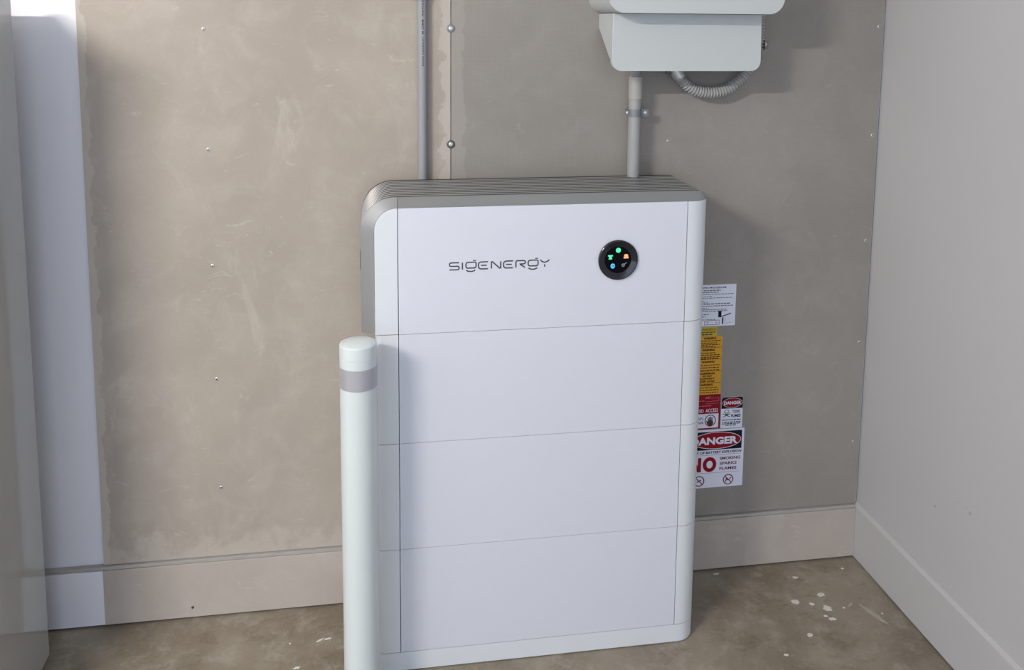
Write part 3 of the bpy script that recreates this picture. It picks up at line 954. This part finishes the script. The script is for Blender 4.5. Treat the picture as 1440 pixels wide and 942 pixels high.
# restricted access sign
root, y = sign('restricted_access_sign', 'red and white restricted access sign with no-entry hand symbol', 'sign', 0.470, 0.4335, 0.5920, 0.4982, M_RED, layer=0.0)
bm = bmesh.new()
add_rect(bm, 0.474, 0.4370, 0.5870, 0.4795, y - 0.0002)
ink(root, 'white_field', bm, M_PAPER)
bm = bmesh.new()
add_text(bm, 'RESTRICTED', 0.482, 0.4835, 0.5415, 0.4940, y - 0.0003, 0.01)
add_text(bm, 'ACCESS', 0.5475, 0.4838, 0.5845, 0.4945, y - 0.0003, 0.01)
ink(root, 'heading', bm, M_PAPER)
bm = bmesh.new()
add_ring(bm, 0.5625, 0.4588, 0.0155, 0.0165, 0.0026, y - 0.0004, 32)
for fx, top in [(-0.0055, 0.008), (-0.0020, 0.0112), (0.0015, 0.0118), (0.0050, 0.0100)]:
    add_stroke(bm, [(0.5625 + fx, 0.4570), (0.5625 + fx * 1.1, 0.4585 + top)], 0.0030, y - 0.0003)
add_disc(bm, 0.5625, 0.4520, 0.0095, 0.0085, y - 0.00035, 18)
add_stroke(bm, [(0.5540, 0.4500), (0.5515, 0.4585)], 0.0028, y - 0.0003)
ink(root, 'hand_symbol', bm, plain('ink_dark_maroon', (0.055, 0.012, 0.02), 0.5))
bm = bmesh.new()
for z in (0.4665, 0.4620, 0.4540, 0.4500):
    add_fine_print(bm, rs, 0.482, 0.5415, z, 0.0027, y - 0.0003)
ink(root, 'small_print', bm, M_INK_G)

# toxic fumes sign
root, y = sign('toxic_fumes_sign', 'small danger sign with skull and crossbones and toxic fumes wording', 'sign', 0.5945, 0.4325, 0.6600, 0.5265, M_PAPER)
bm = bmesh.new()
add_rect(bm, 0.5950, 0.4915, 0.6596, 0.5260, y - 0.0002)
ink(root, 'black_header', bm, M_INK)
bm = bmesh.new()
add_disc(bm, 0.6278, 0.5085, 0.0295, 0.0142, y - 0.0003)
ink(root, 'red_oval', bm, M_RED)
bm = bmesh.new()
add_ring(bm, 0.6278, 0.5085, 0.0295, 0.0142, 0.0009, y - 0.0004)
add_text(bm, 'DANGER', 0.6025, 0.5035, 0.6545, 0.5135, y - 0.0004, 0.035)
add_disc(bm, 0.5972, 0.5228, 0.0009, 0.0009, y - 0.0004, 8)
add_disc(bm, 0.6572, 0.5245, 0.0009, 0.0009, y - 0.0004, 8)
ink(root, 'heading', bm, M_PAPER)
bm = bmesh.new()
add_ring(bm, 0.6115, 0.4815, 0.0068, 0.0064, 0.0015, y - 0.0003, 20)
add_disc(bm, 0.6090, 0.4795, 0.0017, 0.0015, y - 0.0003, 8)
add_disc(bm, 0.6140, 0.4795, 0.0017, 0.0015, y - 0.0003, 8)
add_rect(bm, 0.6085, 0.4725, 0.6145, 0.4755, y - 0.0003)
add_stroke(bm, [(0.6000, 0.4760), (0.6115, 0.4705), (0.6220, 0.4665)], 0.0017, y - 0.0003)
add_stroke(bm, [(0.6230, 0.4765), (0.6115, 0.4708), (0.6005, 0.4665)], 0.0017, y - 0.0004)
ink(root, 'skull_and_crossbones', bm, M_INK)
bm = bmesh.new()
add_text(bm, 'TOXIC', 0.6285, 0.4775, 0.6530, 0.4865, y - 0.0003, 0.035)
add_text(bm, 'FUMES', 0.6255, 0.4645, 0.6540, 0.4735, y - 0.0003, 0.035)
for z, a, b in [(0.4560, 0.5975, 0.6560), (0.4490, 0.5985, 0.6545), (0.4445, 0.5985, 0.6535), (0.4400, 0.6090, 0.6420)]:
    add_fine_print(bm, rs, a, b, z, 0.0026, y - 0.0003)
ink(root, 'lettering', bm, M_INK)

# big danger sign
root, y = sign('battery_danger_sign', 'large white danger sign with red oval, lowest notice beside the battery stack', 'sign', 0.5030, 0.2540, 0.6680, 0.4305, M_PAPER, r=0.002)
bm = bmesh.new()
add_rect(bm, 0.5085, 0.3690, 0.6610, 0.4245, y - 0.0002)
ink(root, 'black_header', bm, M_INK)
bm = bmesh.new()
add_disc(bm, 0.5845, 0.3972, 0.0735, 0.0250, y - 0.0003, 48)
ink(root, 'red_oval', bm, M_RED)
bm = bmesh.new()
add_ring(bm, 0.5845, 0.3972, 0.0735, 0.0250, 0.0016, y - 0.0004, 48)
add_text(bm, 'DANGER', 0.5060, 0.3850, 0.6480, 0.4075, y - 0.0004, 0.045)
ink(root, 'heading', bm, M_PAPER)
bm = bmesh.new()
add_text(bm, 'RISK OF BATTERY EXPLOSION', 0.5100, 0.3575, 0.6605, 0.3650, y - 0.0003, 0.035, shear=0.12)
ink(root, 'subheading', bm, M_INK)
bm = bmesh.new()
for z in (0.3530, 0.2985):
    add_rect(bm, 0.5090, z, 0.6595, z + 0.0008, y - 0.0003)
ink(root, 'rules', bm, M_INK_G)
bm = bmesh.new()
add_rect(bm, 0.5060, 0.3030, 0.5160, 0.3470, y - 0.0003)
add_rect(bm, 0.5300, 0.3030, 0.5400, 0.3470, y - 0.0003)
bm.faces.new([bm.verts.new((px, y - 0.00035, pz)) for px, pz in ((0.5060, 0.3470), (0.5170, 0.3470), (0.5400, 0.3030), (0.5290, 0.3030))])
add_ring(bm, 0.5655, 0.3248, 0.0150, 0.0172, 0.0112, y - 0.0003, 40)
ink(root, 'no', bm, M_RED)
bm = bmesh.new()
add_text(bm, 'SMOKING', 0.5960, 0.3370, 0.6585, 0.3460, y - 0.0003, 0.03)
add_text(bm, 'SPARKS', 0.5960, 0.3215, 0.6480, 0.3305, y - 0.0003, 0.03)
add_text(bm, 'FLAMES', 0.5960, 0.3060, 0.6480, 0.3150, y - 0.0003, 0.03)
ink(root, 'words', bm, M_PURPLE)
for cx in (0.5355, 0.6240):
    bm = bmesh.new()
    cz = 0.2755
    add_ring(bm, cx, cz, 0.0145, 0.0145, 0.0030, y - 0.0003, 32)
    add_stroke(bm, [(cx - 0.0100, cz + 0.0100), (cx + 0.0100, cz - 0.0100)], 0.0026, y - 0.0004)
    if cx > 0.6:
        add_stroke(bm, [(cx - 0.0075, cz - 0.0070), (cx - 0.0055, cz + 0.0030), (cx - 0.0010, cz - 0.0030)], 0.0035, y - 0.0003)
        add_stroke(bm, [(cx + 0.0010, cz - 0.0020), (cx + 0.0090, cz + 0.0060)], 0.0026, y - 0.0003)
    else:
        add_stroke(bm, [(cx - 0.0070, cz - 0.0030), (cx + 0.0060, cz + 0.0040)], 0.0032, y - 0.0003)
    ink(root, 'prohibition_symbol', bm, M_PURPLE)
